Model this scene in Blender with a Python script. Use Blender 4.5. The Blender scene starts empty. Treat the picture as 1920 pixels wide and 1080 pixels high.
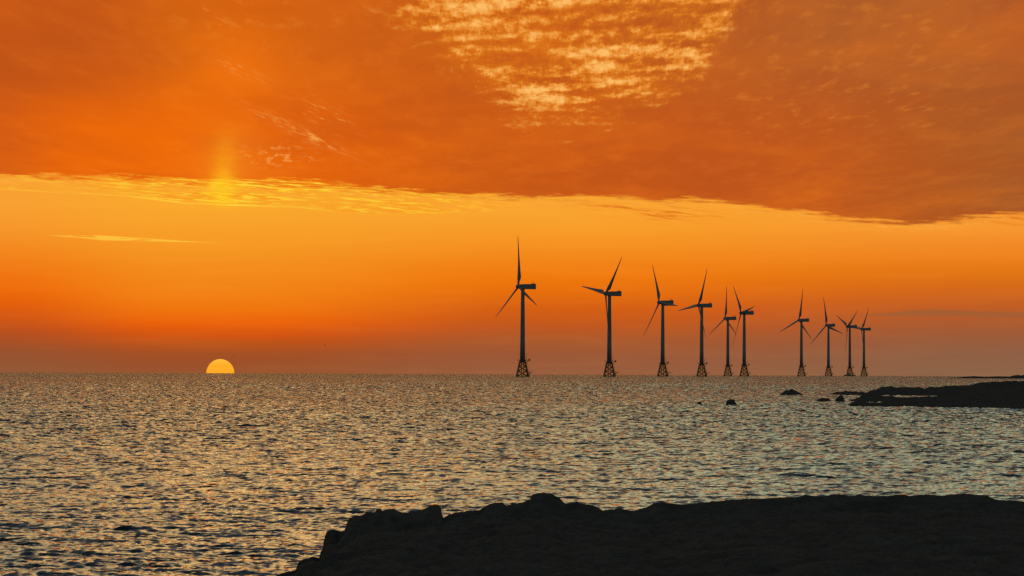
import bpy, bmesh, math, random
import numpy as np
from mathutils import Matrix, Vector, Euler

sc = bpy.context.scene
C = sc.collection
PI = math.pi
R = math.radians

# ---------------------------------------------------------------- camera
F = 5622.0            # focal length in pixels of a 1920 wide frame (105 mm lens)
H = 5.0               # eye height above the sea
RE = 6371000.0        # the sea follows the curve of the earth
EYE = 695.0           # row of eye level at the middle of the picture
ROLL = 0.0041
cam_d = bpy.data.cameras.new('camera')
cam = bpy.data.objects.new('camera', cam_d); C.objects.link(cam)
cam_d.sensor_width = 36.0
cam_d.lens = 36.0 * F / 1920.0
cam_d.clip_start = 0.5; cam_d.clip_end = 200000.0
cam.location = (0, 0, H)
pitch = math.atan((EYE - 540.0) / F)
cam.rotation_euler = (Matrix.Rotation(PI / 2 + pitch, 3, 'X') @ Matrix.Rotation(ROLL, 3, 'Z')).to_euler()
sc.camera = cam

def az_of(px): return math.atan((px - 960.0) / F)
def eye_row(px): return EYE + ROLL * (px - 960.0)
def height_at(px, py, d):                  # height that shows at picture row py, d metres away
    return H - (py - eye_row(px)) / F * d
def sea(d): return -d * d / (2 * RE)

# ---------------------------------------------------------------- light
SUN_PX = 414.0
sun_az = az_of(SUN_PX)
SUN_EL = R(1.2)
sun_d = bpy.data.lights.new('sun_light', 'SUN')
sun_d.energy = 0.0006
sun_d.angle = R(0.5)
sun_d.color = (1.0, 0.5, 0.18)
sun_l = bpy.data.objects.new('sun_light', sun_d); C.objects.link(sun_l)
sd = Vector((math.sin(sun_az) * math.cos(SUN_EL), math.cos(sun_az) * math.cos(SUN_EL), math.sin(SUN_EL)))
sun_l.rotation_euler = sd.to_track_quat('Z', 'Y').to_euler()
sun_l.location = (-40, 200, 60)

sc.view_settings.view_transform = 'Standard'
sc.view_settings.look = 'None'
sc.view_settings.exposure = 0.0
sc.view_settings.gamma = 1.0
sc.view_settings.use_curve_mapping = False
sc.cycles.use_denoising = False
sc.cycles.max_bounces = 6

# ---------------------------------------------------------------- node helpers
def lin(c):
    c = c / 255.0
    return c / 12.92 if c <= 0.04045 else ((c + 0.055) / 1.055) ** 2.4
def rgb(r, g, b): return (lin(r), lin(g), lin(b), 1.0)

class V:
    """A socket with arithmetic, so that a sky can be written as formulas."""
    nt = None
    def __init__(self, s): self.s = s
    @staticmethod
    def m(op, *a, clamp=False):
        n = V.nt.nodes.new('ShaderNodeMath'); n.operation = op; n.use_clamp = clamp
        for i, x in enumerate(a):
            if isinstance(x, V): V.nt.links.new(x.s, n.inputs[i])
            else: n.inputs[i].default_value = float(x)
        return V(n.outputs[0])
    def __add__(s, o): return V.m('ADD', s, o)
    __radd__ = __add__
    def __sub__(s, o): return V.m('SUBTRACT', s, o)
    def __rsub__(s, o): return V.m('SUBTRACT', o, s)
    def __mul__(s, o): return V.m('MULTIPLY', s, o)
    __rmul__ = __mul__
    def __truediv__(s, o): return V.m('DIVIDE', s, o)
    def __rtruediv__(s, o): return V.m('DIVIDE', o, s)
    def __neg__(s): return V.m('MULTIPLY', s, -1.0)
def vmax(a, b): return V.m('MAXIMUM', a, b)
def vmin(a, b): return V.m('MINIMUM', a, b)
def clamp01(a): return V.m('ADD', a, 0.0, clamp=True)
def vpow(a, b): return V.m('POWER', a, b)
def gauss(x, c, w):
    t = (x - c) / w
    return V.m('EXPONENT', -(t * t))
def step(x, a, b):                          # smoothstep from a to b
    n = V.nt.nodes.new('ShaderNodeMapRange'); n.interpolation_type = 'SMOOTHSTEP'
    V.nt.links.new(x.s, n.inputs[0])
    for i, v in ((1, a), (2, b), (3, 0.0), (4, 1.0)):
        if isinstance(v, V): V.nt.links.new(v.s, n.inputs[i])
        else: n.inputs[i].default_value = v
    return V(n.outputs[0])
def vec(x, y, z=0.0):
    n = V.nt.nodes.new('ShaderNodeCombineXYZ')
    for i, v in enumerate((x, y, z)):
        if isinstance(v, V): V.nt.links.new(v.s, n.inputs[i])
        else: n.inputs[i].default_value = v
    return V(n.outputs[0])
def noise(v, scale=1.0, detail=4.0, rough=0.55, dist=0.0):
    n = V.nt.nodes.new('ShaderNodeTexNoise')
    V.nt.links.new(v.s, n.inputs['Vector'])
    n.inputs['Scale'].default_value = scale; n.inputs['Detail'].default_value = detail
    n.inputs['Roughness'].default_value = rough; n.inputs['Distortion'].default_value = dist
    return V(n.outputs[0])
def ramp(x, lo, hi, pts, interp='LINEAR'):
    """colour by value; pts = [(value, colour)]"""
    n = V.nt.nodes.new('ShaderNodeValToRGB'); n.color_ramp.interpolation = interp
    t = clamp01((x - lo) / (hi - lo))
    V.nt.links.new(t.s, n.inputs[0])
    e = n.color_ramp.elements
    pts = sorted(pts)
    while len(e) < len(pts): e.new(0.5)
    for i, (p, c) in enumerate(pts):
        e[i].position = min(1, max(0, (p - lo) / (hi - lo)))
    for i, (p, c) in enumerate(pts):
        e[i].color = c
    return V(n.outputs[0])
def curve(x, pts, scale):
    """grey curve by value: pts = [(x, y)] returns y"""
    lo, hi = pts[0][0], pts[-1][0]
    ys = [p[1] for p in pts]; y0, y1 = min(ys), max(ys) + 1e-6
    c = ramp(x, lo, hi, [(p, ((y - y0) / (y1 - y0),) * 3 + (1,)) for p, y in pts])
    n = V.nt.nodes.new('ShaderNodeRGBToBW'); V.nt.links.new(c.s, n.inputs[0])
    return V(n.outputs[0]) * (y1 - y0) + y0
def mix(f, a, b):
    n = V.nt.nodes.new('ShaderNodeMix'); n.data_type = 'RGBA'
    for sock, v in ((n.inputs[0], f), (n.inputs[6], a), (n.inputs[7], b)):
        if isinstance(v, V): V.nt.links.new(v.s, sock)
        else: sock.default_value = v
    return V(n.outputs[2])
def addc(f, a, b, mode='ADD'):
    n = V.nt.nodes.new('ShaderNodeMix'); n.data_type = 'RGBA'; n.blend_type = mode
    for sock, v in ((n.inputs[0], f), (n.inputs[6], a), (n.inputs[7], b)):
        if isinstance(v, V): V.nt.links.new(v.s, sock)
        else: sock.default_value = v
    return V(n.outputs[2])

# ---------------------------------------------------------------- sky
world = bpy.data.worlds.new('World'); sc.world = world; world.use_nodes = True
nt = world.node_tree; nt.nodes.clear(); V.nt = nt
tc = nt.nodes.new('ShaderNodeTexCoord')
sep = nt.nodes.new('ShaderNodeSeparateXYZ'); nt.links.new(tc.outputs['Generated'], sep.inputs[0])
dx, dy, dz = (V(sep.outputs[i]) for i in range(3))
fy = vmax(dy, 0.3)
U = dx / fy * F + 960.0                   # bearing, in 0.01 degree units
Vh = vmax(dz, -0.02) / fy * F             # height above eye level, same units
Y = (EYE - 0.0041 * 960) + 0.0041 * U - Vh    # counts down from the zenith side
el = V.m('ARCSINE', vmin(dz, 1.0)) * (180 / PI)
az = V.m('ARCTAN2', dx, dy) * (180 / PI) - math.degrees(sun_az)   # degrees from the sun

LO, HI = 320.0, 710.0
clear_l = ramp(Y, LO, HI, [(380, rgb(248,160,50)), (430, rgb(246,150,42)), (470, rgb(243,135,30)), (510, rgb(240,119,19)),
    (540, rgb(238,108,11)), (570, rgb(228,95,12)), (600, rgb(206,85,22)), (622, rgb(184,80,30)), (660, rgb(152,82,46)), (700, rgb(146, 90, 56))])
clear_s = ramp(Y, LO, HI, [(380, rgb(249,168,45)), (410, rgb(248,163,44)), (450, rgb(246,155,38)), (500, rgb(243,140,28)),
    (545, rgb(242,130,22)), (580, rgb(240,117,15)), (605, rgb(235,98,9)), (625, rgb(214,86,16)), (645, rgb(186,82,26)), (662, rgb(165,80,36)), (682, rgb(155,80,42)), (700, rgb(152, 86, 48))])
clear_c = ramp(Y, LO, HI, [(400, rgb(249,163,48)), (430, rgb(247,155,40)), (460, rgb(245,145,34)), (490, rgb(242,132,24)),
    (520, rgb(239,121,13)), (550, rgb(229,109,13)), (580, rgb(212,95,20)), (600, rgb(201,90,26)), (620, rgb(185,88,36)), (642, rgb(168,88,46)), (665, rgb(156,88,54)), (700, rgb(152, 94, 62))])
clear_r = ramp(Y, LO, HI, [(420, rgb(246,152,48)), (450, rgb(243,142,42)), (480, rgb(238,130,30)), (510, rgb(226,118,21)), (540, rgb(212,105,26)),
    (570, rgb(196,95,36)), (600, rgb(175,91,46)), (632, rgb(155,92,58)), (662, rgb(143,95,68)), (700, rgb(140, 100, 72))])
clear = mix(step(U, 0.0, 330.0), clear_l, clear_s)
clear = mix(step(U, 480.0, 980.0), clear, clear_c)
clear = mix(step(U, 1050.0, 1900.0), clear, clear_r)
# fine grain of uneven haze
g1 = noise(vec(U / 260.0, Y / 26.0, 3.1), 1.0, 3.0, 0.5)
clear = addc((g1 - 0.5) * 0.10, clear, rgb(255, 190, 90), 'ADD')

# --- cloud deck
low = ramp(U, -300, 2300, [(-300, rgb(196,84,26)), (0, rgb(212,92,20)), (150, rgb(230,100,10)), (330, rgb(236,106,10)), (500, rgb(230,100,12)), (650, rgb(222,96,14)),
    (850, rgb(208,93,20)), (1100, rgb(198,88,24)), (1350, rgb(192,86,28)), (1550, rgb(190,88,30)), (1750, rgb(178,90,34)), (1920, rgb(166,90,40)), (2300, rgb(150,84,46))])
high = ramp(U, -300, 2300, [(-300, rgb(186,84,28)), (0, rgb(200,88,22)), (180, rgb(203,90,22)), (330, rgb(212,100,18)), (430, rgb(216,100,16)), (560, rgb(206,94,20)), (800, rgb(196,90,24)), (1050, rgb(196,92,28)),
    (1300, rgb(186,92,34)), (1550, rgb(174,92,40)), (1800, rgb(166,88,42)), (1920, rgb(172,86,40)), (2300, rgb(150,80,48))])
deck = mix(step(Y, 60.0, 300.0), high, low)
# cloud plane coordinates: true perspective of a layer overhead
vq = vmax(Vh, 60.0) / F
pu = (U - 960.0) / F / vq
pv = 1.0 / vq
m1 = noise(vec(pu * 1.3, pv * 0.35, 1.7), 1.0, 5.0, 0.6)
m2 = noise(vec(pu * 9.0, pv * 1.5, 5.3), 1.0, 4.0, 0.6)
deck = addc(clamp01((m1 - 0.46) * 2.2) * 0.6, deck, rgb(238, 120, 20), 'MIX')
deck = addc(clamp01((0.50 - m1) * 1.8), deck, rgb(176, 76, 24), 'MIX')
deck = addc((m2 - 0.5) * 0.22, deck, rgb(255, 150, 40), 'ADD')
# beams fanning up from the sun
beam = gauss(U - 415.0 + (Y - 330.0) * 0.10, 0.0, 90.0) * step(Y, 20.0, 130.0) * (1.0 - step(Y, 130.0, 215.0))
deck = mix(beam * 0.55, deck, rgb(246, 118, 14))
beam2 = gauss(U, 250.0, 190.0) * gauss(Y, 245.0, 70.0)
deck = mix(beam2 * 0.55, deck, rgb(242, 108, 6))

# ripples in the thin part of the deck
warp = noise(vec(pu * 2.0, pv * 0.6, 9.0), 1.0, 3.0, 0.5)
rp = V.m('SINE', (pv + (warp - 0.5) * 1.5 + pu * 0.35) * (2 * PI / 0.47)) * 0.5 + 0.5
rn = noise(vec(pu * 26.0, pv * 5.0, 2.0), 1.0, 6.0, 0.64)
rn2 = noise(vec(pu * 5.0, pv * 1.1, 12.0), 1.0, 3.0, 0.5)
fib = noise(vec(U / 6.0, Y / 15.0, 4.0), 1.0, 3.0, 0.65)
tex = 0.0 + 0.035 + rp * 0.15 + rn * 0.94 + (rn2 - 0.5) * 0.85 + (fib - 0.5) * 0.30
bot = curve(U, [(560, -120), (640, -50), (700, 0), (760, 60), (850, 125), (920, 185), (960, 215), (1050, 230), (1150, 222), (1230, 190), (1320, 150), (1370, 40), (1440, -60)], 1)
inside = step(bot - Y + (rn2 - 0.5) * 120.0 + (rn - 0.5) * 70.0, -30.0, 70.0)
spot = gauss(U, 1010.0, 85.0) * gauss(Y, 178.0, 34.0) + gauss(U, 1270.0, 80.0) * gauss(Y, 105.0, 32.0) \
    + gauss(U, 870.0, 160.0) * gauss(Y, 0.0, 42.0) * 1.2 + gauss(U, 1080.0, 170.0) * gauss(Y, 80.0, 90.0) * 0.4
thr = 0.70 - 0.15 * clamp01(spot)
gold = inside * step(tex, thr - 0.13, thr + 0.03)
hot = inside * step(tex, thr - 0.04, thr + 0.24)
deck = mix(inside * 0.55 * step(tex, 0.34, 0.62), deck, rgb(214, 116, 24))
deck = mix(gold * 0.75, deck, rgb(236, 142, 44))
deck = mix(hot, deck, rgb(254, 188, 100))
dark = inside * step(tex, 0.50, 0.32)
deck = mix(dark * 0.5, deck, rgb(186, 86, 26))
# faint mottling right of the opening and top left
mot = noise(vec(pu * 15.0, pv * 2.6, 21.0), 1.0, 4.0, 0.6)
motm = step(U, 1300.0, 1420.0) * (1.0 - step(U, 1700.0, 1950.0)) * (1.0 - step(Y, 200.0, 320.0)) + gauss(U, 470.0, 190.0) * (1.0 - step(Y, 60.0, 140.0))
deck = mix(clamp01(motm * step(mot, 0.52, 0.74) * 0.34), deck, rgb(232, 138, 48))

# diagonal lit wisps right of the pillar
dl = Y - (U * 0.46 - 12.0)                      # line through (480,209) .. (650,287)
wn = noise(vec(U / 26.0, (Y - U * 0.42) / 7.0, 6.0), 1.0, 4.0, 0.65)
w1 = gauss(dl, 0.0, 9.0) * gauss(U, 560.0, 75.0) * step(wn, 0.44, 0.64)
dl2 = Y - (U * 0.44 + 62.0 - 100.0)
w2 = gauss(dl2, -15.0, 22.0) * gauss(U, 600.0, 60.0) * step(wn, 0.52, 0.70) * 0.6
w3 = gauss(Y, 290.0, 18.0) * gauss(U, 520.0, 60.0) * step(noise(vec(U / 16.0, Y / 8.0, 16.0), 1.0, 4.0, 0.65), 0.50, 0.66)
w4 = gauss(Y - (U * 0.42 - 58.0), 0.0, 10.0) * gauss(U, 440.0, 45.0) * step(wn, 0.46, 0.66) * 0.5
w5 = gauss(Y - (U - 400.0) * 0.9, 30.0, 8.0) * gauss(U, 400.0, 22.0) * step(wn, 0.5, 0.66) * 0.6
deck = mix(clamp01(w1 + w2 + w3 + w4 + w5) * 0.85, deck, rgb(252, 170, 80))

# --- deck edge
edge = curve(U, [(-400, 316), (0, 330), (200, 336), (400, 344), (640, 356), (760, 362), (900, 368), (1100, 369), (1300, 374), (1400, 384), (1500, 397), (1600, 412), (1700, 418), (1790, 412), (1850, 403), (1920, 396), (2200, 370)], 1)
en = noise(vec(U / 110.0, (Y - U * 0.03) / 9.0, 0.5), 1.0, 6.0, 0.62)
en2 = noise(vec(U / 30.0, (Y - U * 0.04) / 4.0, 7.5), 1.0, 4.0, 0.6)
ed = edge - Y + (en - 0.5) * 44.0 + (en2 - 0.5) * 22.0
isdeck = step(ed, -6.0, 7.0)
# lit fringe under the deck
fr = clamp01(1.0 - V.m('ABSOLUTE', (edge + 6.0 - Y) / 16.0)) * step(en2, 0.45, 0.65)
base = mix(fr * 0.55, clear, rgb(252, 176, 70))
sky = mix(isdeck, base, deck)
# dark wisps below the edge, middle and far right
dwn = noise(vec(U / 80.0, (Y - U * 0.10) / 6.0, 31.0), 1.0, 5.0, 0.62)
dwm = gauss(Y - U * 0.085, 392.0 - 1200.0 * 0.085, 11.0) * gauss(U, 1190.0, 120.0) * 1.0 + gauss(Y, 410.0, 12.0) * gauss(U, 1930.0, 70.0) + gauss(Y, 404.0, 10.0) * gauss(U, 1260.0, 80.0) * 0.6
sky = mix(clamp01(dwm * step(dwn, 0.47, 0.62)) * 0.8, sky, rgb(222, 108, 24))
# yellow wisps between deck and clear sky, brightest over the sun
wy = noise(vec(U / 95.0, (Y - U * 0.075) / 5.0, 41.0), 1.0, 6.0, 0.66)
wy2 = noise(vec(U / 30.0, (Y - U * 0.075) / 3.2, 47.0), 1.0, 4.0, 0.6)
lowb = curve(U, [(-300, 336), (0, 354), (230, 366), (350, 381), (560, 388), (700, 403), (900, 398), (1100, 374), (1300, 370)], 1)
topb = curve(U, [(-300, 314), (0, 325), (280, 333), (415, 334), (600, 336), (760, 352), (900, 368), (1100, 370), (1300, 372)], 1)
tj = (en - 0.5) * 44.0 + (en2 - 0.5) * 22.0
band = step(Y, topb - 3.0 + tj, topb + 5.0 + tj) * (1.0 - step(Y, lowb - 5.0, lowb + 3.0))
wm = curve(U, [(-300, 0.2), (0, 0.35), (250, 0.5), (415, 1.0), (560, 0.9), (700, 0.6), (900, 0.35), (1050, 0.0), (1100, 0.0)], 1)
wpat = noise(vec(U / 170.0, (Y - U * 0.075) / 16.0, 83.0), 1.0, 3.0, 0.5)
wm = wm * (0.35 + step(wpat, 0.38, 0.60) * 0.85)
sky = mix(clamp01(band * wm * 0.9 * step(wy, 0.34, 0.56)), sky, rgb(248, 158, 34))
sky = mix(clamp01(band * wm * 1.2 * step(wy * 0.6 + wy2 * 0.4, 0.50, 0.56)), sky, rgb(255, 208, 56))
sky = mix(clamp01(band * wm * step(wy * 0.5 + wy2 * 0.5, 0.50, 0.40) * 0.45), sky, rgb(240, 128, 18))
# the crisp lower line of the wisps
ln = V.m('ABSOLUTE', Y - lowb + (wy2 - 0.5) * 4.0)
sky = mix(clamp01((1.0 - ln / 2.4) * 2.0) * wm * step(U, -50.0, 60.0) * (1.0 - step(U, 560.0, 640.0)) * 0.9, sky, rgb(255, 208, 60))
# pillar above the sun
pn = noise(vec(U / 40.0, Y / 10.0, 51.0), 1.0, 4.0, 0.6)
pw = gauss(U - 418.0 - (335.0 - Y) * 0.05, 0.0, 22.0) * step(Y, 215.0, 335.0) * (1.0 - step(Y, 372.0, 400.0))
sky = mix(clamp01(pw * (0.02 + pn * 0.72)), sky, rgb(255, 196, 24))
pw2 = gauss(U - 415.0, 0.0, 26.0) * gauss(Y, 352.0, 24.0)
sky = mix(clamp01(pw2 * (pn * 0.7)), sky, rgb(255, 222, 30))
pw3 = gauss(U - 430.0, 0.0, 70.0) * step(Y, 190.0, 290.0) * (1.0 - step(Y, 330.0, 350.0))
sky = mix(pw3 * 0.22, sky, rgb(250, 150, 40))
# thin yellow streak low on the left
cl = 440.5 + (U - 75.0) * 0.045
hw = vmin((U - 75.0) * 0.045, (430.0 - U) * 0.022)
sn = noise(vec(U / 60.0, (Y - U * 0.045) / 3.5, 61.0), 1.0, 4.0, 0.6)
st = clamp01((hw - V.m('ABSOLUTE', Y - cl - (sn - 0.5) * 3.0)) / 1.4 ) * step(sn, 0.36, 0.50)
sky = mix(clamp01(st) * 0.85, sky, rgb(255, 196, 62))
# thin brown streak low on the right
cl2 = 596.0 - (U - 1500.0) * 0.040
hw2 = vmin(vmax((U - 1560.0) * 0.045, 0.0), 7.0)
cl2 = 591.0 - gauss(U, 1760.0, 90.0) * 5.0
st2 = clamp01((hw2 - V.m('ABSOLUTE', Y - cl2 - (noise(vec(U / 120.0, Y / 30.0, 71.0)) - 0.5) * 6.0)) / 3.0)
sky = mix(st2 * 0.7, sky, rgb(158, 94, 54))

# --- the rest of the dome (seen only in the water and as light)
nish = nt.nodes.new('ShaderNodeTexSky'); nish.sky_type = 'NISHITA'
nish.sun_disc = False; nish.sun_elevation = SUN_EL; nish.sun_rotation = sun_az
nish.air_density = 1.0; nish.dust_density = 1.5; nish.ozone_density = 1.5
NI = 0.22
nishc = addc(1.0, V(nish.outputs[0]), (NI * 0.95, NI, NI * 0.92, 1), 'MULTIPLY')
# pale bright band added above the picture to light the sea, orange sunwards
near = mix(step(V.m('ABSOLUTE', az), 0.5, 11.0), (2.0, 1.22, 0.44, 1), (0.82, 0.88, 0.54, 1))
patch = noise(vec(dx * 14.0, dy * 14.0, dz * 30.0), 1.0, 3.0, 0.6)
near = addc(1.0, near, mix(step(patch, 0.35, 0.65), (0.62, 0.62, 0.66, 1), (1.2, 1.2, 1.15, 1)), 'MULTIPLY')
bandm = step(el, 6.9, 8.2) * (1.0 - step(el, 10.0, 27.0)) * (1.0 - step(V.m('ABSOLUTE', az), 45.0, 85.0))
front = 1.0 - step(V.m('ABSOLUTE', az), 40.0, 80.0)
lowm = front * (1.0 - step(el, 7.2, 8.4))
dome = mix(bandm, nishc, near)
dome = mix(lowm, dome, sky)
bg = nt.nodes.new('ShaderNodeBackground'); nt.links.new(dome.s, bg.inputs[0]); bg.inputs[1].default_value = 1.0
wo = nt.nodes.new('ShaderNodeOutputWorld'); nt.links.new(bg.outputs[0], wo.inputs[0])
world.cycles.sampling_method = 'MANUAL'; world.cycles.sample_map_resolution = 1024

# ---------------------------------------------------------------- materials
def new_mat(name):
    m = bpy.data.materials.new(name); m.use_nodes = True
    V.nt = m.node_tree
    return m, m.node_tree, m.node_tree.nodes['Principled BSDF']
def plain(name, c, rough=0.5, metal=0.0, var=0.15, scale=0.6, bump=0.0):
    m, t, b = new_mat(name)
    tcn = t.nodes.new('ShaderNodeTexCoord')
    n = noise(V(tcn.outputs['Object']), scale, 5.0, 0.6)
    c1 = tuple(x * (1 - var) for x in c) + (1,); c2 = tuple(min(1, x * (1 + var)) for x in c) + (1,)
    t.links.new(mix(step(n, 0.3, 0.7), c1, c2).s, b.inputs['Base Color'])
    b.inputs['Roughness'].default_value = rough; b.inputs['Metallic'].default_value = metal
    return m
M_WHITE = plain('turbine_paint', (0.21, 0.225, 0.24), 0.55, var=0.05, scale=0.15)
M_DARK = plain('dark_steel', (0.07, 0.075, 0.08), 0.6)
M_YEL = plain('yellow_jacket_paint', (0.26, 0.17, 0.035), 0.6, var=0.25, scale=0.8)
M_RED = plain('red_paint', (0.45, 0.03, 0.02), 0.5)
M_HULL = plain('hull_paint', (0.05, 0.07, 0.11), 0.5)
M_CABIN = plain('cabin_paint', (0.62, 0.63, 0.62), 0.5)
M_BIRD = plain('bird_feathers', (0.03, 0.03, 0.03), 0.8)

def rock_mat(name, c):
    m, t, b = new_mat(name)
    tcn = t.nodes.new('ShaderNodeTexCoord')
    n = noise(V(tcn.outputs['Object']), 1.4, 8.0, 0.65)
    n2 = noise(V(tcn.outputs['Object']), 9.0, 6.0, 0.65)
    k = n * 0.6 + n2 * 0.4
    t.links.new(mix(step(k, 0.38, 0.62), tuple(x * 0.75 for x in c) + (1,), tuple(x * 1.3 for x in c) + (1,)).s, b.inputs['Base Color'])
    b.inputs['Roughness'].default_value = 0.95
    b.inputs['Specular IOR Level'].default_value = 0.0; b.inputs['Diffuse Roughness'].default_value = 0.0
    bp = t.nodes.new('ShaderNodeBump'); bp.inputs['Strength'].default_value = 0.5; bp.inputs['Distance'].default_value = 0.08
    t.links.new(k.s, bp.inputs['Height']); t.links.new(bp.outputs[0], b.inputs['Normal'])
    return m
M_ROCK = rock_mat('basalt', (0.096, 0.077, 0.064))
M_REEF = rock_mat('wet_basalt', (0.100, 0.080, 0.066))

# ---------------------------------------------------------------- numpy noise
def vnoise(x, y, seed):
    xi = np.floor(x).astype(np.int64); yi = np.floor(y).astype(np.int64)
    fx = x - xi; fy_ = y - yi
    fx = fx * fx * (3 - 2 * fx); fy_ = fy_ * fy_ * (3 - 2 * fy_)
    def h(a, b):
        n = (a * 374761393 + b * 668265263 + seed * 1442695041) & 0xffffffff
        n = ((n ^ (n >> 13)) * 1274126177) & 0xffffffff
        return ((n ^ (n >> 16)) & 0xffff) / 65535.0
    return (h(xi, yi) * (1 - fx) + h(xi + 1, yi) * fx) * (1 - fy_) + (h(xi, yi + 1) * (1 - fx) + h(xi + 1, yi + 1) * fx) * fy_
def fbm(x, y, seed, octs=5, gain=0.5, ridged=False):
    s = np.zeros_like(x); a = 1.0; tot = 0.0
    for o in range(octs):
        n = vnoise(x * 2 ** o + o * 17.3, y * 2 ** o - o * 9.1, seed + o)
        if ridged: n = 1 - np.abs(2 * n - 1)
        s += a * n; tot += a; a *= gain
    return s / tot * 2 - 1
def sstep(a, b, x):
    t = np.clip((x - a) / (b - a), 0, 1); return t * t * (3 - 2 * t)

def grid_mesh(name, P, mat, smooth=True):
    """P: (rows, cols, 3) vertex array -> mesh"""
    r, c, _ = P.shape
    me = bpy.data.meshes.new(name)
    me.vertices.add(r * c); me.vertices.foreach_set('co', P.reshape(-1).astype(np.float32))
    i = np.arange(r * c).reshape(r, c)
    q = np.stack([i[:-1, :-1], i[:-1, 1:], i[1:, 1:], i[1:, :-1]], -1).reshape(-1)
    nf = (r - 1) * (c - 1)
    me.loops.add(nf * 4); me.loops.foreach_set('vertex_index', q.astype(np.int32))
    me.polygons.add(nf); me.polygons.foreach_set('loop_start', np.arange(0, nf * 4, 4, dtype=np.int32))
    me.polygons.foreach_set('use_smooth', np.full(nf, smooth))
    me.update(calc_edges=True)
    me.materials.append(mat)
    o = bpy.data.objects.new(name, me); C.objects.link(o)
    return o

# ---------------------------------------------------------------- the sea
def wave_tile(L, n, seed, kp, slope, kcut, wind, spread):
    rng = np.random.RandomState(seed)
    k1 = 2 * PI * np.fft.fftfreq(n, L / n)
    kx, ky = np.meshgrid(k1, k1)
    k = np.hypot(kx, ky); k[0, 0] = 1
    S = k ** -4.0 * np.exp(-0.9 * (kp / k) ** 2) * (0.07 + np.abs((kx * math.cos(wind) + ky * math.sin(wind)) / k) ** spread)
    S *= (k / kp) ** 1.0                                  # a choppy sea keeps its short waves
    S *= np.exp(-(k / kcut) ** 2)
    S[0, 0] = 0
    spec = np.sqrt(S) * np.exp(1j * rng.uniform(0, 2 * PI, (n, n))) * np.abs(rng.normal(size=(n, n)))
    hgt = np.fft.ifft2(spec).real
    g0, g1_ = np.gradient(hgt, L / n); f = slope / math.sqrt(g0.var() + g1_.var())
    dxx = np.fft.ifft2(-1j * kx / k * spec).real * f; dyy = np.fft.ifft2(-1j * ky / k * spec).real * f
    return hgt * f, dxx, dyy
def sample(T, L, x, y):
    n = T.shape[0]
    u = (x / L * n) % n; v = (y / L * n) % n
    i = np.floor(u).astype(np.int32); j = np.floor(v).astype(np.int32)
    a = u - i; b = v - j; i %= n; j %= n; i2 = (i + 1) % n; j2 = (j + 1) % n
    return (T[j, i] * (1 - a) + T[j, i2] * a) * (1 - b) + (T[j2, i] * (1 - a) + T[j2, i2] * a) * b

N_AZ = 900
azs = np.linspace(R(-13.5), R(13.5), N_AZ)
outer = np.concatenate([np.linspace(R(-80), R(-13.6), 90), azs, np.linspace(R(13.6), R(80), 90)])
rows = [20.0]
while rows[-1] < 11500:
    d = rows[-1]
    rows.append(d + (0.5 if d < 62 else max(0.085, 0.0015 * d)))
dd = np.array(rows)
A, D = np.meshgrid(outer, dd)
X = np.sin(A) * D; Yw = np.cos(A) * D
def rot(x, y, a): return x * math.cos(a) - y * math.sin(a), x * math.sin(a) + y * math.cos(a)
Z = np.zeros_like(X); DX = np.zeros_like(X); DY = np.zeros_like(X)
AMP = 1.0
for (L, n, seed, slope, kp, turn) in ((67.0, 1024, 3, 0.33, 9.0, 0.3), (611.0, 1024, 9, 0.07, 0.7, -0.7)):
    x, y = rot(X, Yw, turn)
    cuts = (1.0, 0.45, 0.2, 0.09) if L < 200 else (1.0, 0.5, 0.25, 0.12)
    nyq = PI / (L / n)
    tiles = []
    for c in cuts:
        tiles.append(wave_tile(L, n, seed, kp, slope, nyq * c * 0.9, R(84) + turn, 5.0))
    lev = np.clip(np.log(np.maximum(D, 1) / (110.0 if L < 200 else 500.0)) / np.log(2.2), 0, len(cuts) - 1.001)
    for t in range(len(cuts)):
        w = np.clip(1 - np.abs(lev - t), 0, 1)
        rr = np.where(w.max(axis=1) > 0)[0]
        if len(rr) == 0: continue
        sl = slice(rr[0], rr[-1] + 1)
        h_, a_, b_ = tiles[t]
        Z[sl] += w[sl] * sample(h_, L, x[sl], y[sl])
        a = sample(a_, L, x[sl], y[sl]); b = sample(b_, L, x[sl], y[sl])
        a, b = rot(a, b, -turn)
        DX[sl] += w[sl] * a; DY[sl] += w[sl] * b
# gusts: patches of rougher and smoother water
gust = 0.85 + 0.40 * fbm(X / 60.0, Yw / 170.0, 77, 4)
gust = np.clip(gust, 0.45, 1.5)
fade = np.ones_like(D)
far_up = 1.0 + 0.3 * np.clip(np.log(np.maximum(D, 1) / 250.0) / math.log(12), 0, 1)
Zs = Z * gust * far_up
PX = X + DX * 0.8 * gust; PY = Yw + DY * 0.8 * gust
PZ = Zs + sea(1.0) * D * D
water = None
W = np.stack([PX, PY, PZ], -1)

# foam against the reef
def reef_foam():
    px = 960 + np.tan(A) * F
    def patch(p0, p1, d, w, k=1.0): return k * sstep(p0 - 10, p0 + 8, px) * (1 - sstep(p1 - 8, p1 + 10, px)) * np.exp(-((D - d) / w) ** 2)
    f = patch(1815, 1915, 404, 12) + patch(1600, 1660, 421, 6, 0.9) + patch(1690, 1830, 416, 5, 0.9) + patch(1603, 1662, 478, 10, 0.8) \
        + patch(1622, 1650, 606, 14, 0.9) + patch(1662, 1692, 600, 12, 0.9) + patch(1700, 1772, 600, 12, 1.0) + patch(1790, 1805, 600, 9, 0.9) + patch(1628, 1740, 712, 7, 0.7)
    n = fbm(X / 1.5, Yw / 6.0, 5, 5, 0.6)
    return np.clip(f, 0, 1) * sstep(-0.15, 0.12, n)
foam = reef_foam()

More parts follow.
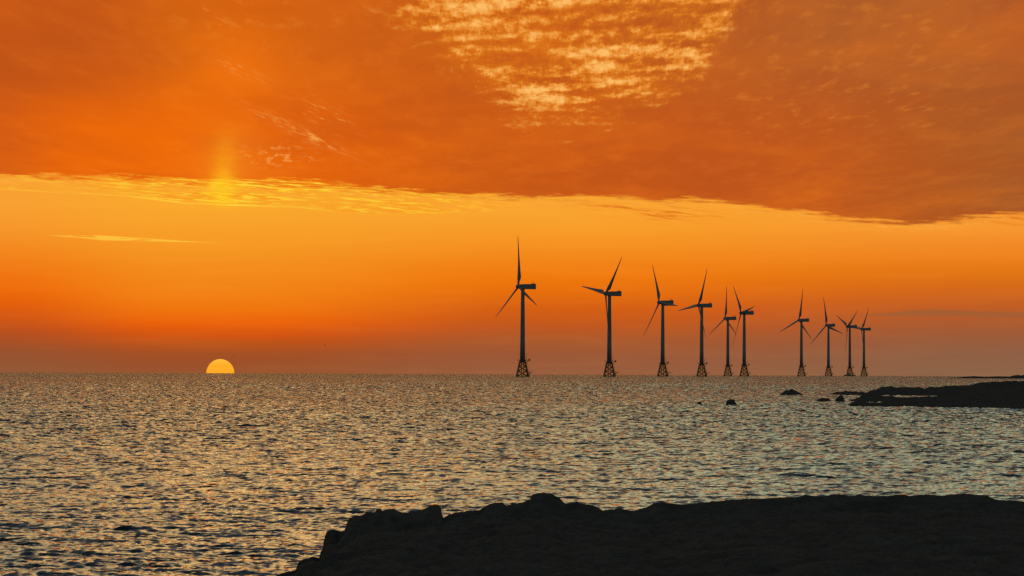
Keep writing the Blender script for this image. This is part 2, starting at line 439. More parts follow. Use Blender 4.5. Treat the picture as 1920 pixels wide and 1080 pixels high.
m, t, b = new_mat('sea_water')
tcn = t.nodes.new('ShaderNodeTexCoord')
geo = t.nodes.new('ShaderNodeNewGeometry')
def ripple(pos, scale, detail, rough_, seed):     # slopes of the wavelets too small for the mesh
    mp = t.nodes.new('ShaderNodeMapping'); mp.inputs['Scale'].default_value = (scale * 0.40, scale, 1.0); mp.inputs['Location'].default_value = (seed, seed, 0)
    mp.inputs['Rotation'].default_value = (0, 0, R(12))
    t.links.new(pos, mp.inputs['Vector'])
    n = t.nodes.new('ShaderNodeTexNoise'); n.inputs['Scale'].default_value = 1.0; n.inputs['Detail'].default_value = detail; n.inputs['Roughness'].default_value = rough_
    t.links.new(mp.outputs[0], n.inputs['Vector'])
    s_ = t.nodes.new('ShaderNodeSeparateColor'); t.links.new(n.outputs['Color'], s_.inputs[0])
    return V(s_.outputs[0]) - 0.5, V(s_.outputs[1]) - 0.5
def t_at(t, name):
    a = t.nodes.new('ShaderNodeAttribute'); a.attribute_name = name; return a.outputs['Fac']
ax_, ay_ = ripple(geo.outputs['Position'], 2.6, 3.0, 0.62, 0.0)
SL = V.m('ADD', V(t_at(t, 'unresolved')) * 3.6, 1.3)
sep_n = t.nodes.new('ShaderNodeSeparateXYZ'); t.links.new(geo.outputs['Normal'], sep_n.inputs[0])
nn = vec(V(sep_n.outputs[0]) + ax_ * SL, V(sep_n.outputs[1]) + ay_ * SL - (SL - 1.0) * 0.085, V(sep_n.outputs[2]))
vn = t.nodes.new('ShaderNodeVectorMath'); vn.operation = 'NORMALIZE'; t.links.new(nn.s, vn.inputs[0])
t.links.new(vn.outputs[0], b.inputs['Normal'])
at = t.nodes.new('ShaderNodeAttribute'); at.attribute_name = 'foam'
fo = V(at.outputs['Fac'])
t.links.new(mix(fo, (0.006, 0.016, 0.022, 1), (0.80, 0.84, 0.86, 1)).s, b.inputs['Base Color'])
t.links.new((fo * 0.7 + 0.08).s, b.inputs['Roughness'])
b.inputs['IOR'].default_value = 1.333
M_SEA = m
water = grid_mesh('water', W, M_SEA)
water['kind'] = 'structure'
atr = water.data.attributes.new('foam', 'FLOAT', 'POINT')
atr.data.foreach_set('value', foam.reshape(-1).astype(np.float32))

atr = water.data.attributes.new('unresolved', 'FLOAT', 'POINT')
atr.data.foreach_set('value', np.clip(np.log(np.maximum(D, 1) / 110.0) / math.log(20), 0, 1).reshape(-1).astype(np.float32))

# ---------------------------------------------------------------- the rocky headland in front
RIDGE = [(-600,1330),(-200,1300),(100,1250),(300,1190),(420,1130),(480,1098),(523,1079),(538.5,1072.7),(560,1069),(563.6,1055),(573,1047.6),(590.6,1042.6),(604,1046.5),(606,1034),(611,1028),(613.7,1007),(615.6,997.5),(629,991.8),(642.6,997.5),(651,994.8),(654,980),(658,972.5),(669.6,967.9),(677,969.4),(688.8,962.9),(704,962.9),(708,957),(715,956),(717.7,961),(731,957),(740.8,955),(748.6,959),(754,962),(766,963.6),(777.5,960),(793,957),(804,952.4),(816,949.4),(826.5,950.5),(828.7,961),(830,970.6),(834.5,975),(839,970.6),(862,961),(877.6,959),(900.8,958),(908.5,953),(920,946),(931.6,943.6),(945,942.8),(951,950),(962.4,946),(974,945.5),(983.6,941.7),(995,938.6),(999,929),(1012.5,926),(1033.7,925.5),(1043,930),(1053,937),(1060.7,945.5),(1070,945.5),(1082,940.5),(1095,944.7),(1112.7,947.4),(1124,952.4),(1130,957.8),(1155,955),(1170.5,955),(1188,959.8),(1213,953),(1228,945.5),(1241,943),(1260,945.6),(1279,948),(1301,945.6),(1327,942),(1350,940),(1369,937),(1402,935.5),(1432,937),(1447.5,935.5),(1470,934.4),(1500,932.8),(1513,929),(1524,932),(1539,933),(1552.5,931.7),(1568,928.4),(1581,930),(1594,931.7),(1611.6,928),(1624.7,930),(1666,930.8),(1688,927.8),(1710,929),(1732,927.8),(1758,930),(1784,929),(1815,927.6),(1828,928.4),(1848,929.5),(1858.8,935),(1869.7,937.8),(1893.8,938.3),(1920,939.4),(1990,942),(2100,950),(2300,940),(2700,930),(3600,935),(6000,930)]
DR = 45.0
rx = np.array([(p[0] - 960) / F * DR for p in RIDGE])
rz = np.array([height_at(p[0], p[1], DR) for p in RIDGE])
def axis(parts):
    out = []
    for a, b_, s in parts: out.append(np.arange(a, b_, s))
    return np.concatenate(out)
gx = axis([(-30, -10, 0.6), (-10, -4.2, 0.15), (-4.2, 8.4, 0.028), (8.4, 14, 0.12), (14, 90, 0.8)])
gy = axis([(-60, -8, 1.5), (-8, 30, 0.30), (30, 43.4, 0.15), (43.4, 45.8, 0.04), (45.8, 58, 0.2)])
GX, GY = np.meshgrid(gx, gy)
ridge_y = DR + 0.5 * fbm(GX / 1.5, GX * 0 + 3.3, 11, 4)
Hc = np.interp(GX, rx, rz)
wx = GX + 0.5 * fbm(GX * 0.7, GY * 0.7, 15, 4)
Hs_ = sum(np.interp(wx + o, rx, rz) for o in (-0.7, -0.35, 0.0, 0.35, 0.7)) / 5.0 - 0.05
fine = 0.06 * fbm(GX * 3.0, GY * 3.0, 21, 6, 0.7, ridged=True)
rough = 0.08 * fbm(GX * 1.1, GY * 1.1, 31, 7, 0.62, ridged=True)
t_ = GY - ridge_y
Hk = Hc + (Hs_ - Hc) * sstep(0.12, 1.1, np.abs(t_))
crest = np.where(t_ < 0, -0.16 * sstep(0, 1.5, -t_), -0.10 * t_ - 4.6 * sstep(0.3, 8.0, t_))
near_h = 2.85 - 2.6 * sstep(3.0, -16.0, GX + 0.25 * GY * 0)  # slopes down to the left
near_h = 3.0 - 3.6 * sstep(1.0, -22.0, GX)
kf = sstep(40.0, 20.0, GY)
body = Hk * (1 - kf) + near_h * kf
HZ = body + crest * 1.0 + fine * (0.6 + 0.4 * sstep(0.1, 0.8, np.abs(t_))) + rough * sstep(0.2, 2.5, np.abs(t_)) 
ridge_slope = (H - np.interp(GX * DR / np.maximum(GY, 8.0), rx, rz)) / DR
HZ = np.where((GY < 44.6) & (GY > 8), np.minimum(HZ, H - GY * (ridge_slope + 0.0012)), HZ)
HZ = np.maximum(HZ, -2.5)
hl = grid_mesh('headland', np.stack([GX, GY, HZ], -1), M_ROCK)
hl['kind'] = 'structure'

# ---------------------------------------------------------------- the reef on the right
def interp_px(px, pts): 
    a = np.array(pts, float); return np.interp(px, a[:, 0], a[:, 1])
pxs = np.concatenate([np.arange(1530, 1945, 0.9), np.arange(1945, 3200, 8.0)])
ds = np.concatenate([np.arange(396, 560, 0.8), np.arange(560, 640, 1.2), np.arange(640, 700, 0.7), np.arange(700, 790, 2.0)])
PXg, DSg = np.meshgrid(pxs, ds)
AZg = np.arctan((PXg - 960) / F)
XR = np.sin(AZg) * DSg; YR = np.cos(AZg) * DSg
back_rows = [(1530,742),(1553,741),(1562,737),(1570,735),(1587,733.8),(1605,734.6),(1618,734.4),(1625,737.5),(1629.7,732.7),(1644.6,729.2),(1649.7,727.5),(1652,724.6),(1667.5,723.3),(1672,722.3),(1676.7,725.4),(1713,726.4),(1724.8,725.4),(1735,728.6),(1740,727),(1743,724),(1760,724.5),(1780,722.5),(1800,721.5),(1820,720),(1835,717.5),(1850,715.7),(1870,714.5),(1890,713.8),(1920,713.8),(2100,712),(3200,705)]
back = [(p, height_at(p, y, 680.0)) for p, y in back_rows]
mid_rows = [(1530,765),(1590,755),(1596,751.6),(1603,750.5),(1610,746),(1615,742),(1640,743.5),(1660,744),(1690,745.5),(1720,746),(1760,745),(1800,744.5),(1850,738),(1920,733),(3200,725)]
mid = [(p, height_at(p, y, 520.0)) for p, y in mid_rows]
tong = [(1530,-1.2),(1585,-0.8),(1593,-0.05),(1600,0.32),(1625,0.40),(1660,0.42),(1720,0.55),(1800,0.7),(1920,1.0),(3200,1.4)]
tr1 = [(1530,-1.2),(1600,-0.9),(1652,-0.5),(1666,0.25),(1750,0.45),(1920,1.2),(3200,1.6)]
tr2 = [(1530,-1.2),(1610,-1.0),(1700,-0.9),(1780,-0.85),(1812,-0.2),(1850,1.2),(1920,1.9),(3200,2.6)]
lowr = [(1530,-1.2),(1560,-0.4),(1572,0.05),(1620,0.05),(1630,0.5),(1735,0.6),(1850,1.8),(3200,3.0)]
sh = [(1530,-1.5),(1600,-0.5),(1700,-0.35),(1830,-0.2),(1870,-0.5),(1900,0.1),(1925,0.6),(3200,0.6)]
levels = [(396, lambda p: 0 * p - 1.6), (416, lambda p: interp_px(p, sh) - 0.15), (436, lambda p: 0.5 * (interp_px(p, tong) + interp_px(p, sh))), (455, lambda p: interp_px(p, tong)), (485, lambda p: interp_px(p, tr1)), (520, lambda p: interp_px(p, mid)),
          (590, lambda p: interp_px(p, tr2)), (640, lambda p: interp_px(p, tr2) * 0.6 + 0.4 * interp_px(p, lowr)), (658, lambda p: interp_px(p, lowr)), (680, lambda p: interp_px(p, back)), (720, lambda p: 0.35 * interp_px(p, back) - 0.7), (790, lambda p: 0 * p - 2.0)]
ZR = np.zeros_like(XR)
for k in range(len(levels) - 1):
    d0, f0 = levels[k]; d1, f1 = levels[k + 1]
    mm = (DSg >= d0) & (DSg <= d1)
    tt = (DSg - d0) / (d1 - d0)
    ZR = np.where(mm, f0(PXg) * (1 - tt) + f1(PXg) * tt, ZR)
crestk = np.exp(-((DSg - 680) / 6.0) ** 2)
ZR += (0.55 * fbm(XR / 6.0, YR / 9.0, 41, 6, 0.55, ridged=True) + 0.12 * fbm(XR * 0.9, YR * 0.6, 47, 3)) * (1 - 0.72 * crestk) + 0.30 * fbm(XR * 0.45, YR * 0.3, 53, 5, 0.6, ridged=True) * (DSg > 405) - 0.20
ZR = np.where(PXg < 1640, ZR, ZR)
reef = grid_mesh('reef', np.stack([XR, YR, ZR + sea(1) * DSg ** 2], -1), M_REEF)
reef['kind'] = 'structure'

# ---------------------------------------------------------------- the far low coast
far = [(1700,711),(1738,709.6),(1790,708.6),(1808,706.6),(1822,706.3),(1826,705.4),(1835,706.2),(1850,707),(1868,706.0),(1893,706.4),(1898,705),(1903,703.9),(1911,703.2),(1914,704.4),(1920,703.2),(1960,702.6),(2100,701),(2600,699),(3400,696)]
pxs = np.concatenate([np.arange(1700, 1960, 0.8), np.arange(1960, 3400, 12.0)])
DF = 2900.0
ds = np.linspace(2810, 3300, 70)
PXg, DSg = np.meshgrid(pxs, ds)
AZg = np.arctan((PXg - 960) / F)
XR = np.sin(AZg) * DSg; YR = np.cos(AZg) * DSg
top = interp_px(PXg, [(p, height_at(p, y, DF) + DF * DF / (2 * RE)) for p, y in far])
prof = sstep(2815, 2890, DSg) * (1 - sstep(3000, 3290, DSg))
ZR = -1.2 + (top + 1.2) * prof + 0.5 * fbm(XR / 9.0, YR / 20.0, 61, 5, 0.55) * prof
fs = grid_mesh('far_shore', np.stack([XR, YR, ZR + sea(1) * DSg ** 2], -1), M_REEF)
fs['kind'] = 'structure'

# ---------------------------------------------------------------- generic shape helpers
class MB:
    def __init__(s): s.bm = bmesh.new()
    def tube(s, p0, p1, r0, r1=None, n=10, caps=True):
        if r1 is None: r1 = r0
        p0 = Vector(p0); p1 = Vector(p1); ax = (p1 - p0)
        q = ax.to_track_quat('Z', 'Y').to_matrix()
        a = []; b_ = []
        for i in range(n):
            t = 2 * PI * i / n
            o = q @ Vector((math.cos(t), math.sin(t), 0))
            a.append(s.bm.verts.new(p0 + o * r0)); b_.append(s.bm.verts.new(p1 + o * r1))
        for i in range(n):
            f = s.bm.faces.new((a[i], a[(i + 1) % n], b_[(i + 1) % n], b_[i])); f.smooth = True
        if caps: s.bm.faces.new(a[::-1]); s.bm.faces.new(b_)
        return s
    def loft(s, rings, smooth=True, caps=True):
        vs = [[s.bm.verts.new(p) for p in r] for r in rings]
        n = len(vs[0])
        for k in range(len(vs) - 1):
            for i in range(n):
                f = s.bm.faces.new((vs[k][i], vs[k][(i + 1) % n], vs[k + 1][(i + 1) % n], vs[k + 1][i])); f.smooth = smooth
        if caps: s.bm.faces.new(vs[0][::-1]); s.bm.faces.new(vs[-1])
        return s
    def box(s, x0, x1, y0, y1, z0, z1):
        v = [s.bm.verts.new(p) for p in ((x0,y0,z0),(x1,y0,z0),(x1,y1,z0),(x0,y1,z0),(x0,y0,z1),(x1,y0,z1),(x1,y1,z1),(x0,y1,z1))]
        for f in ((0,3,2,1),(4,5,6,7),(0,1,5,4),(1,2,6,5),(2,3,7,6),(3,0,4,7)): s.bm.faces.new([v[i] for i in f])
        return s
    def build(s, name, mat, parent=None):
        bmesh.ops.recalc_face_normals(s.bm, faces=s.bm.faces)
        me = bpy.data.meshes.new(name); s.bm.to_mesh(me); s.bm.free(); me.materials.append(mat)
        o = bpy.data.objects.new(name, me); C.objects.link(o); o.parent = parent
        return o
def tag(o, label, cat, group=None):
    o['label'] = label; o['category'] = cat
    if group: o['group'] = group
    return o
def empty(name, loc, rz=0.0):
    o = bpy.data.objects.new(name, None); C.objects.link(o); o.location = loc; o.rotation_euler = (0, 0, rz); return o

# ---------------------------------------------------------------- wind turbines
TILT = R(5.0)
HUBZ = 80.0
HUBX = -4.5
BLEN = 45.6
def rrect(w, h, rad, n=4):
    pts = []
    for cx, cy, a0 in ((w - rad, h - rad, 0), (-w + rad, h - rad, 90), (-w + rad, -h + rad, 180), (w - rad, -h + rad, 270)):
        for k in range(n + 1):
            a = R(a0 + 90 * k / n); pts.append((cx + rad * math.cos(a), cy + rad * math.sin(a)))
    return pts
def blade_mesh():
    st = [(1.2,1.9,1.9,24),(2.6,1.9,1.9,24),(4.5,2.3,1.55,23),(6.5,2.95,1.15,21),(8.5,3.35,0.90,18),(10.5,3.25,0.75,15),(14,2.85,0.58,11.5),(19,2.35,0.44,8.5),(25,1.85,0.33,6),(31,1.42,0.25,4),(37,1.05,0.18,3),(42,0.75,0.12,2.2),(44.6,0.50,0.08,2),(45.6,0.16,0.03,2)]
    rings = []
    for z, ch, th, tw in st:
        if z > 5: ch *= 1.28; th *= 1.3
        ring = []; n = 18
        rnd = max(0.0, 1 - (z - 2.6) / 5.0) if z > 2.6 else 1.0
        for i in range(n):
            a = 2 * PI * i / n
            cx = math.cos(a) * 0.5; cy = math.sin(a) * 0.5
            # leading edge towards +Y, trailing edge towards -Y; ahead of the pitch axis lies 30 % of the chord
            sharp = 1.0 if cx > 0 else (1.0 - (1 - rnd) * (abs(cx) * 2) ** 1.5 * 0.85)
            off = -(0.5 - 0.30) * ch * (1 - rnd)
            yy = cx * ch + off; xx = cy * th * sharp
            b_ = R(tw + 4)
            # pitch: the trailing edge swings downwind (+X)
            ring.append((xx * math.cos(b_) - yy * math.sin(b_) - 0.0009 * z * z, yy * math.cos(b_) + xx * math.sin(b_), z))
        rings.append(ring)
    return MB().loft(rings)
def jacket_pt(i, z):
    zt, zb = 13.4, 0.0
    hw = 2.55 + (5.1 - 2.55) * (zt - z) / (zt - zb)
    sx, sy = ((1, 1), (-1, 1), (-1, -1), (1, -1))[i]
    return Vector((sx * hw, sy * hw, z))
def make_turbine():
    root = empty('wind_turbine', (0, 0, 0))
    # jacket
    for i in range(4):
        MB().tube(jacket_pt(i, -8), jacket_pt(i, 13.4), 0.72, 0.62).build('jacket_leg', M_YEL, root)
    j = MB()
    lv = [0.6, 5.2, 9.4, 13.0]
    for k in range(3):
        for i in range(4):
            a, b_ = i, (i + 1) % 4
            j.tube(jacket_pt(a, lv[k]), jacket_pt(b_, lv[k + 1]), 0.36, n=6); j.tube(jacket_pt(b_, lv[k]), jacket_pt(a, lv[k + 1]), 0.36, n=6)
    for k in (0, 1, 2):
        for i in range(4): j.tube(jacket_pt(i, lv[k]), jacket_pt((i + 1) % 4, lv[k]), 0.30, n=6)
    for i in range(4): j.tube(jacket_pt(i, -6), jacket_pt((i + 1) % 4, lv[0]), 0.28, n=6)
    for sx in (-0.9, 0.9): j.tube((sx, 0, -6), (sx, 0, 13.2), 0.28, n=6)
    j.build('jacket_bracing', M_YEL, root)
    # transition piece
    MB().loft([[(x, y, 12.6) for x, y in rrect(3.0, 3.0, 0.3)], [(x, y, 14.3) for x, y in rrect(2.7, 2.7, 0.5)]], False).build('transition_piece', M_YEL, root)
    # working platform with railing and crane
    p = MB(); p.loft([[(4.5 * math.cos(R(a)), 4.5 * math.sin(R(a)), z) for a in range(0, 360, 30)] for z in (14.3, 14.7)], False)
    p.box(3.2, 6.6, -1.4, 1.4, 14.32, 14.68)
    p.tube((2.9, -0.9, 12.4), (6.0, -0.9, 14.35), 0.14, n=6); p.tube((2.9, 0.9, 12.4), (6.0, 0.9, 14.35), 0.14, n=6)
    pl = p.build('platform', M_DARK, root)
    r_ = MB()
    for a in range(0, 360, 30):
        c0 = Vector((4.4 * math.cos(R(a)), 4.4 * math.sin(R(a)), 14.7)); c1 = Vector((4.4 * math.cos(R(a + 30)), 4.4 * math.sin(R(a + 30)), 14.7))
        r_.tube(c0, c0 + Vector((0, 0, 1.15)), 0.05, n=5)
        for hz in (0.6, 1.15): r_.tube(c0 + Vector((0, 0, hz)), c1 + Vector((0, 0, hz)), 0.045, n=5)
    r_.build('railing', M_DARK, pl)
    c = MB(); c.box(5.3, 6.6, -0.8, 0.8, 14.68, 16.2); c.build('equipment_cabinet', M_DARK, root)
    c = MB(); c.tube((3.3, 1.5, 14.7), (3.3, 1.5, 19.0), 0.16, n=6); c.tube((3.3, 1.5, 18.9), (4.6, 1.5, 21.2), 0.12, n=6); c.tube((3.3, 1.5, 17.2), (4.3, 1.5, 17.6), 0.10, n=6)
    c.build('davit_crane', M_DARK, root)
    # boat landing
    c = MB(); c.box(5.0, 9.6, -1.2, 1.2, 4.1, 4.4)
    c.tube((5.2, -1.0, 2.0), (7.6, -1.0, 4.1), 0.16, n=6); c.tube((5.2, 1.0, 2.0), (7.6, 1.0, 4.1), 0.16, n=6)
    for xx in (5.2, 6.7, 8.2, 9.5): c.tube((xx, -1.15, 4.4), (xx, -1.15, 5.5), 0.05, n=5)
    c.tube((5.2, -1.15, 5.5), (9.5, -1.15, 5.5), 0.05, n=5)
    for yy in (-0.6, 0.6): c.tube((6.0, yy, -3), (6.0, yy, 4.2), 0.22, n=6)
    c.build('boat_landing', M_YEL, root)
    c = MB()
    for yy in (-0.3, 0.3): c.tube((5.9, yy, 4.4), (4.2, yy, 14.3), 0.07, n=5)
    for k in range(22): 
        z = 4.8 + k * 0.43; xx = 5.9 - (z - 4.4) * 1.7 / 9.9; c.tube((xx, -0.3, z), (xx, 0.3, z), 0.04, n=4)
    c.build('ladder', M_DARK, root)
    # tower
    tw = MB()
    segs = [14.3, 30, 46, 62, 77.6]
    rr = [2.30, 2.14, 1.98, 1.80, 1.60]
    tw.loft([[(r0 * math.cos(2 * PI * i / 32), r0 * math.sin(2 * PI * i / 32), z) for i in range(32)] for z, r0 in zip(segs, rr)])
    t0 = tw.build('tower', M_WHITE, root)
    for z, r0 in zip(segs[1:4], rr[1:4]): MB().tube((0, 0, z - 0.12), (0, 0, z + 0.12), r0 + 0.05, n=32).build('flange', M_WHITE, t0)
    d_ = MB(); d_.box(-0.5, 0.5, -2.36, -2.05, 14.75, 17.0); d_.build('door', M_DARK, t0)
    # nacelle
    nc = MB()
    prof = [(-2.9, 1.35, 1.55, 0.15), (-2.3, 1.8, 1.95, 0.05), (-1.0, 2.05, 2.15, 0.0), (3, 2.15, 2.25, 0.05), (8, 2.15, 2.25, 0.05), (11.9, 2.1, 2.25, 0.0), (12.2, 1.95, 2.1, 0.0)]
    nc.loft([[(x, py, HUBZ + dz_ + pz) for py, pz in rrect(w, h, 0.45)] for x, w, h, dz_ in prof], False)
    nc.tube((0, 0, 77.3), (0, 0, 77.9), 1.75, n=24)
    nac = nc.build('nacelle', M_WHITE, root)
    cb = MB(); cb.box(8.9, 12.0, -1.7, 1.7, 82.2, 82.85); cb.build('cooler', M_WHITE, nac)
    for yy, xx in ((-1.0, 9.6), (1.0, 11.2)):
        ms = MB(); ms.tube((xx, yy, 82.8), (xx, yy, 84.4), 0.09, n=5); ms.box(xx - 0.25, xx + 0.25, yy - 0.08, yy + 0.08, 84.2, 84.5)
        ms.build('weather_mast', M_RED, nac)
    # rotor
    hb = MB()
    pr = [(-2.45, 0.25), (-2.3, 0.8), (-1.8, 1.35), (-1.0, 1.75), (0, 1.95), (0.9, 1.9), (1.6, 1.7)]
    hb.loft([[(x, r0 * math.cos(2 * PI * i / 28), r0 * math.sin(2 * PI * i / 28)) for i in range(28)] for x, r0 in pr])
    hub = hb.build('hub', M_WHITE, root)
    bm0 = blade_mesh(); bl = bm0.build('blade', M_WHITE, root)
    for k in range(2):
        b2 = bl.copy(); C.objects.link(b2); b2.parent = root
    return root
def kids(o): return [c for c in bpy.data.objects if c.parent == o]
def copy_tree(o, parent=None):
    c = o.copy(); C.objects.link(c); c.parent = parent
    for ch in kids(o): copy_tree(ch, c)
    return c
def base_name(o): return o.name.split('.')[0]

TURB = [  # px of tower, distance, blade angle (towards the left positive), yaw off the picture plane, label
    (980.3, 2653, 7, 27.7, 'nearest and tallest wind turbine, leftmost of the row, one blade straight up'),
    (1143.0, 2883, -40, 30, 'second wind turbine from the left, one blade hanging down along its tower'),
    (1242.9, 3240, 24.5, 29, 'third wind turbine from the left, one blade lying out past its nacelle to the right'),
    (1316.0, 3377, -23, 28, 'fourth wind turbine from the left, one blade level leftwards, one crossing its tower'),
    (1365.1, 4165, 0, 29, 'shorter turbine with a blade straight up, left of the close pair of towers'),
    (1395.8, 3786, 39.5, 23.3, 'turbine right of the close pair, a blade rising behind its nacelle to the right'),
    (1503.0, 4292, -8, 36.5, 'turbine standing alone past the wide gap, first of the four smaller distant ones'),
    (1553.7, 4734, 12, 41, 'small distant turbine with one blade upright, third from the right end'),
    (1593.7, 4862, -55, 25.8, 'small distant turbine with two blades raised in a V, a workboat at its foot'),
    (1620.2, 5129, -35, 26, 'farthest and smallest turbine at the right end of the row'),
]
def pose(root, px, d, th, yaw):
    a = az_of(px)
    root.location = (math.sin(a) * d, math.cos(a) * d, sea(d))
    root.rotation_euler = (0, 0, -a + R(4.0))
    y = R(yaw) - R(4.0)
    k = 0
    for c in kids(root):
        n = base_name(c)
        if n == 'nacelle': c.rotation_euler = (0, 0, y)
        elif n in ('hub', 'blade'):
            c.location = Matrix.Rotation(y, 3, 'Z') @ Vector((HUBX, 0, HUBZ))
            ang = th + 120 * k if n == 'blade' else 0
            c.rotation_euler = Euler((-R(ang), TILT, y), 'XYZ')
            if n == 'blade': k += 1
proto = make_turbine()
all_t = [proto] + [copy_tree(proto) for _ in TURB[1:]]
for o, (px, d, th, yaw, lab) in zip(all_t, TURB):
    pose(o, px, d, th, yaw)
    tag(o, lab, 'wind turbine', 'wind turbines standing in the sea')

# ---------------------------------------------------------------- workboat at the ninth turbine
def workboat():
    a = az_of(1594.3); d = 4885.0
    root = empty('workboat', (math.sin(a) * d, math.cos(a) * d, sea(d)), -a)
    tag(root, 'small dark workboat moored at the foot of a distant wind turbine', 'boat')
    rings = []
    for x, w, zt in ((-9.5, 2.2, 1.9), (-6, 2.6, 1.7), (0, 2.7, 1.6), (5, 2.3, 1.9), (8, 1.2, 2.5), (9.6, 0.15, 3.0)):
        x = -x
        rings.append([(x, w, zt), (x, w * 0.85, 0.2), (x, w * 0.3, -0.9), (x, -w * 0.3, -0.9), (x, -w * 0.85, 0.2), (x, -w, zt)])
    MB().loft(rings, False).build('hull', M_HULL, root)
    cb = MB(); cb.box(-4.2, 0.6, -1.7, 1.7, 1.55, 4.0); cb.box(-3.6, -0.4, -1.4, 1.4, 4.0, 5.2); cab = cb.build('wheelhouse', M_CABIN, root)
    for k in range(3): MB().box(-3.3 + k * 0.95, -2.6 + k * 0.95, -1.43, -1.38, 4.3, 4.95).build('window', M_DARK, cab)
    m_ = MB(); m_.tube((-1.8, 0, 5.2), (-1.8, 0, 8.0), 0.09, n=6); m_.tube((-2.6, 0, 7.2), (-1.0, 0, 7.2), 0.06, n=5); m_.build('mast', M_DARK, root)
    c = MB(); c.box(3.2, 5.6, -1.2, 1.2, 1.6, 2.9); c.tube((6.8, 0, 1.6), (6.8, 0, 4.6), 0.14, n=6); c.tube((6.8, 0, 4.5), (4.0, 0, 5.4), 0.1, n=6); c.build('deck_gear', M_CABIN, root)
workboat()

# ---------------------------------------------------------------- rocks standing in the water
def sea_rock(px0, px1, outline, ybase, label, seed, group='rocks in the sea beside the reef'):
    pc = 0.5 * (px0 + px1)
    ang = (ybase - eye_row(pc)) / F
    d = H / ang
    for _ in range(4): d = (H) / (ang - d / (2 * RE))
    half = (px1 - px0) / 2 / F * d
    xs = np.linspace(-1.15, 1.15, 90); ys = np.linspace(-1.15, 1.15, 60)
    gx_, gy_ = np.meshgrid(xs, ys)
    px = pc + gx_ * (px1 - px0) / 2
    top = interp_px(px, [(p, height_at(p, y, d) - sea(d)) for p, y in outline])
    dep = half * 0.75
    edge_ = np.abs(gy_) ** 1.6
    z = top * (1 - edge_) - 0.55 * edge_ - 0.25 * np.clip(np.abs(gx_) - 0.9, 0, 1) * 4
    z += 0.12 + 0.16 * fbm(gx_ * half * 1.3 + seed, gy_ * dep * 1.3, seed, 5, 0.55, ridged=True) * (0.25 + np.abs(gy_))
    a = az_of(pc)
    P = np.stack([gx_ * half, gy_ * dep + dep * 0.35, z], -1)
    o = grid_mesh('sea_rock', P, M_REEF)
    o.location = (math.sin(a) * d, math.cos(a) * d, sea(d)); o.rotation_euler = (0, 0, -a)
    tag(o, label, 'rock', group)
sea_rock(1306, 1319, [(1306,760),(1309,756.5),(1312,754),(1315,755.5),(1319,760)], 758.5, 'smallest low black rock, leftmost of those standing in the water', 3)
sea_rock(1361, 1383, [(1360,763),(1362.5,757),(1363.5,752.5),(1367,751.5),(1369,750),(1377,750.2),(1379,755),(1384,762)], 760.5, 'blocky flat topped black rock standing alone in the water', 5)
sea_rock(1462, 1507, [(1458,743),(1466,738),(1474,732.5),(1480,732.7),(1485,729.6),(1492,733.2),(1498,736.5),(1505,741),(1508,743)], 741.3, 'wide peaked black rock, like a low pyramid, farthest out from shore', 7)
sea_rock(1528, 1558, [(1526,754),(1533,750.5),(1541,747),(1555,748),(1557,751),(1560,755)], 752.3, 'long low flat black rock beside the upright one near the reef tip', 11)
sea_rock(1566, 1584, [(1565,755),(1568,748),(1576,742.6),(1580,742.2),(1582.5,747),(1585,755)], 753.0, 'upright black rock with a pointed top off the left tip of the reef', 13)

sea_rock(1594, 1606, [(1592,764),(1597,760),(1601,758.8),(1604,760),(1608,764)], 762.0, 'tiny low black rock right against the near edge of the reef tip', 17)
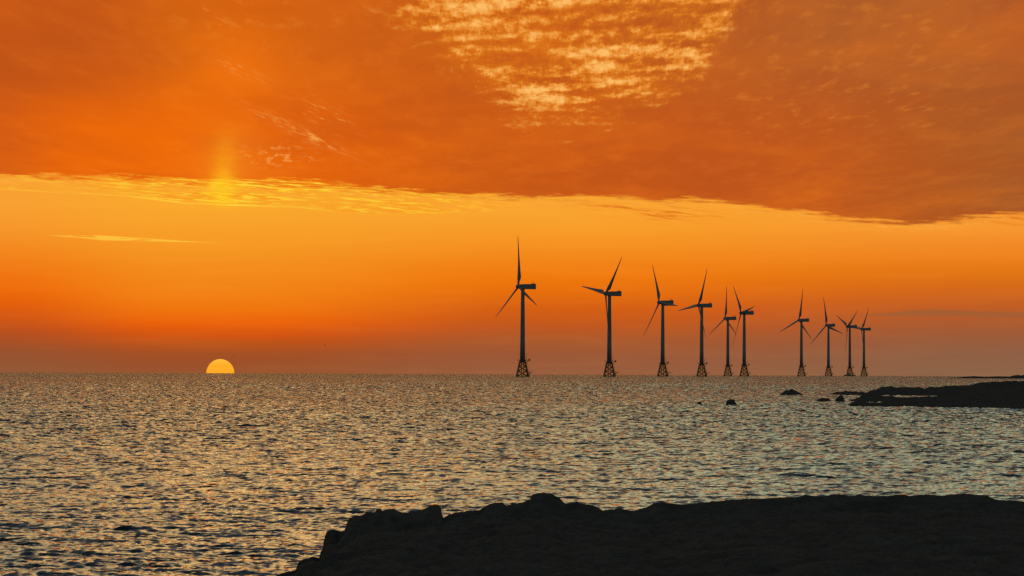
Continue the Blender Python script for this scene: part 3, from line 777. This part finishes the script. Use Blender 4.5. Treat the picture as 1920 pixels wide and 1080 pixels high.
# ---------------------------------------------------------------- birds over the sea
def bird(px, py, d, span, label):
    root_z = height_at(px, py, d); a = az_of(px)
    b_ = MB()
    b_.loft([[(x, r0 * math.cos(2 * PI * i / 8), r0 * math.sin(2 * PI * i / 8)) for i in range(8)] for x, r0 in ((-0.35, 0.02), (-0.2, 0.08), (0, 0.11), (0.18, 0.08), (0.28, 0.06), (0.36, 0.05), (0.46, 0.01))])
    o = b_.build('bird', M_BIRD)
    for s in (-1, 1):
        w = MB(); pts = []
        rings = []
        for y_, z_, c_, t_ in ((0.05, 0.03, 0.16, 0.03), (0.45 * span / 2, 0.22, 0.15, 0.02), (span / 2, 0.08, 0.03, 0.006)):
            rings.append([(-c_, s * y_, z_), (0, s * y_, z_ + t_), (c_, s * y_, z_), (0, s * y_, z_ - t_)])
        w.loft(rings).build('wing', M_BIRD, o)
    o.location = (math.sin(a) * d, math.cos(a) * d, root_z); o.rotation_euler = (0, 0, R(60))
    tag(o, label, 'bird', 'birds far out over the sea')
bird(609.5, 647.3, 1300, 0.9, 'tiny dark bird flying above the sea, the higher and farther from the sun')
bird(438.5, 668.3, 1500, 0.8, 'tiny dark bird flying close above and right of the setting sun')

# ---------------------------------------------------------------- the sun on the horizon
m, t, b = new_mat('sun_surface')
t.nodes.remove(b)
em = t.nodes.new('ShaderNodeEmission')
tcn = t.nodes.new('ShaderNodeTexCoord'); sp = t.nodes.new('ShaderNodeSeparateXYZ'); t.links.new(tcn.outputs['Object'], sp.inputs[0])
z_ = V(sp.outputs[2])
col = ramp(z_, -0.2, 1.0, [(-0.2, rgb(248,168,44)), (0.1, rgb(247,163,36)), (0.3, rgb(248,166,40)), (0.5, rgb(247,163,34)), (0.7, rgb(250,170,46)), (0.92, rgb(252,182,52)), (1.0, rgb(255, 200, 60))])
t.links.new(col.s, em.inputs[0]); em.inputs[1].default_value = 1.1
t.links.new(em.outputs[0], t.nodes['Material Output'].inputs[0])
DS = 60000.0
bm = bmesh.new(); bmesh.ops.create_uvsphere(bm, u_segments=96, v_segments=64, radius=1.0)
for f in bm.faces: f.smooth = True
me = bpy.data.meshes.new('sun'); bm.to_mesh(me); bm.free(); me.materials.append(m)
so = bpy.data.objects.new('sun', me); C.objects.link(so)
so.scale = (26.0 / F * DS,) * 3
so.location = (math.sin(sun_az) * DS, math.cos(sun_az) * DS, height_at(SUN_PX, 699.5, DS))
tag(so, 'glowing yellow disc of the sun half sunk behind the sea horizon', 'sun')
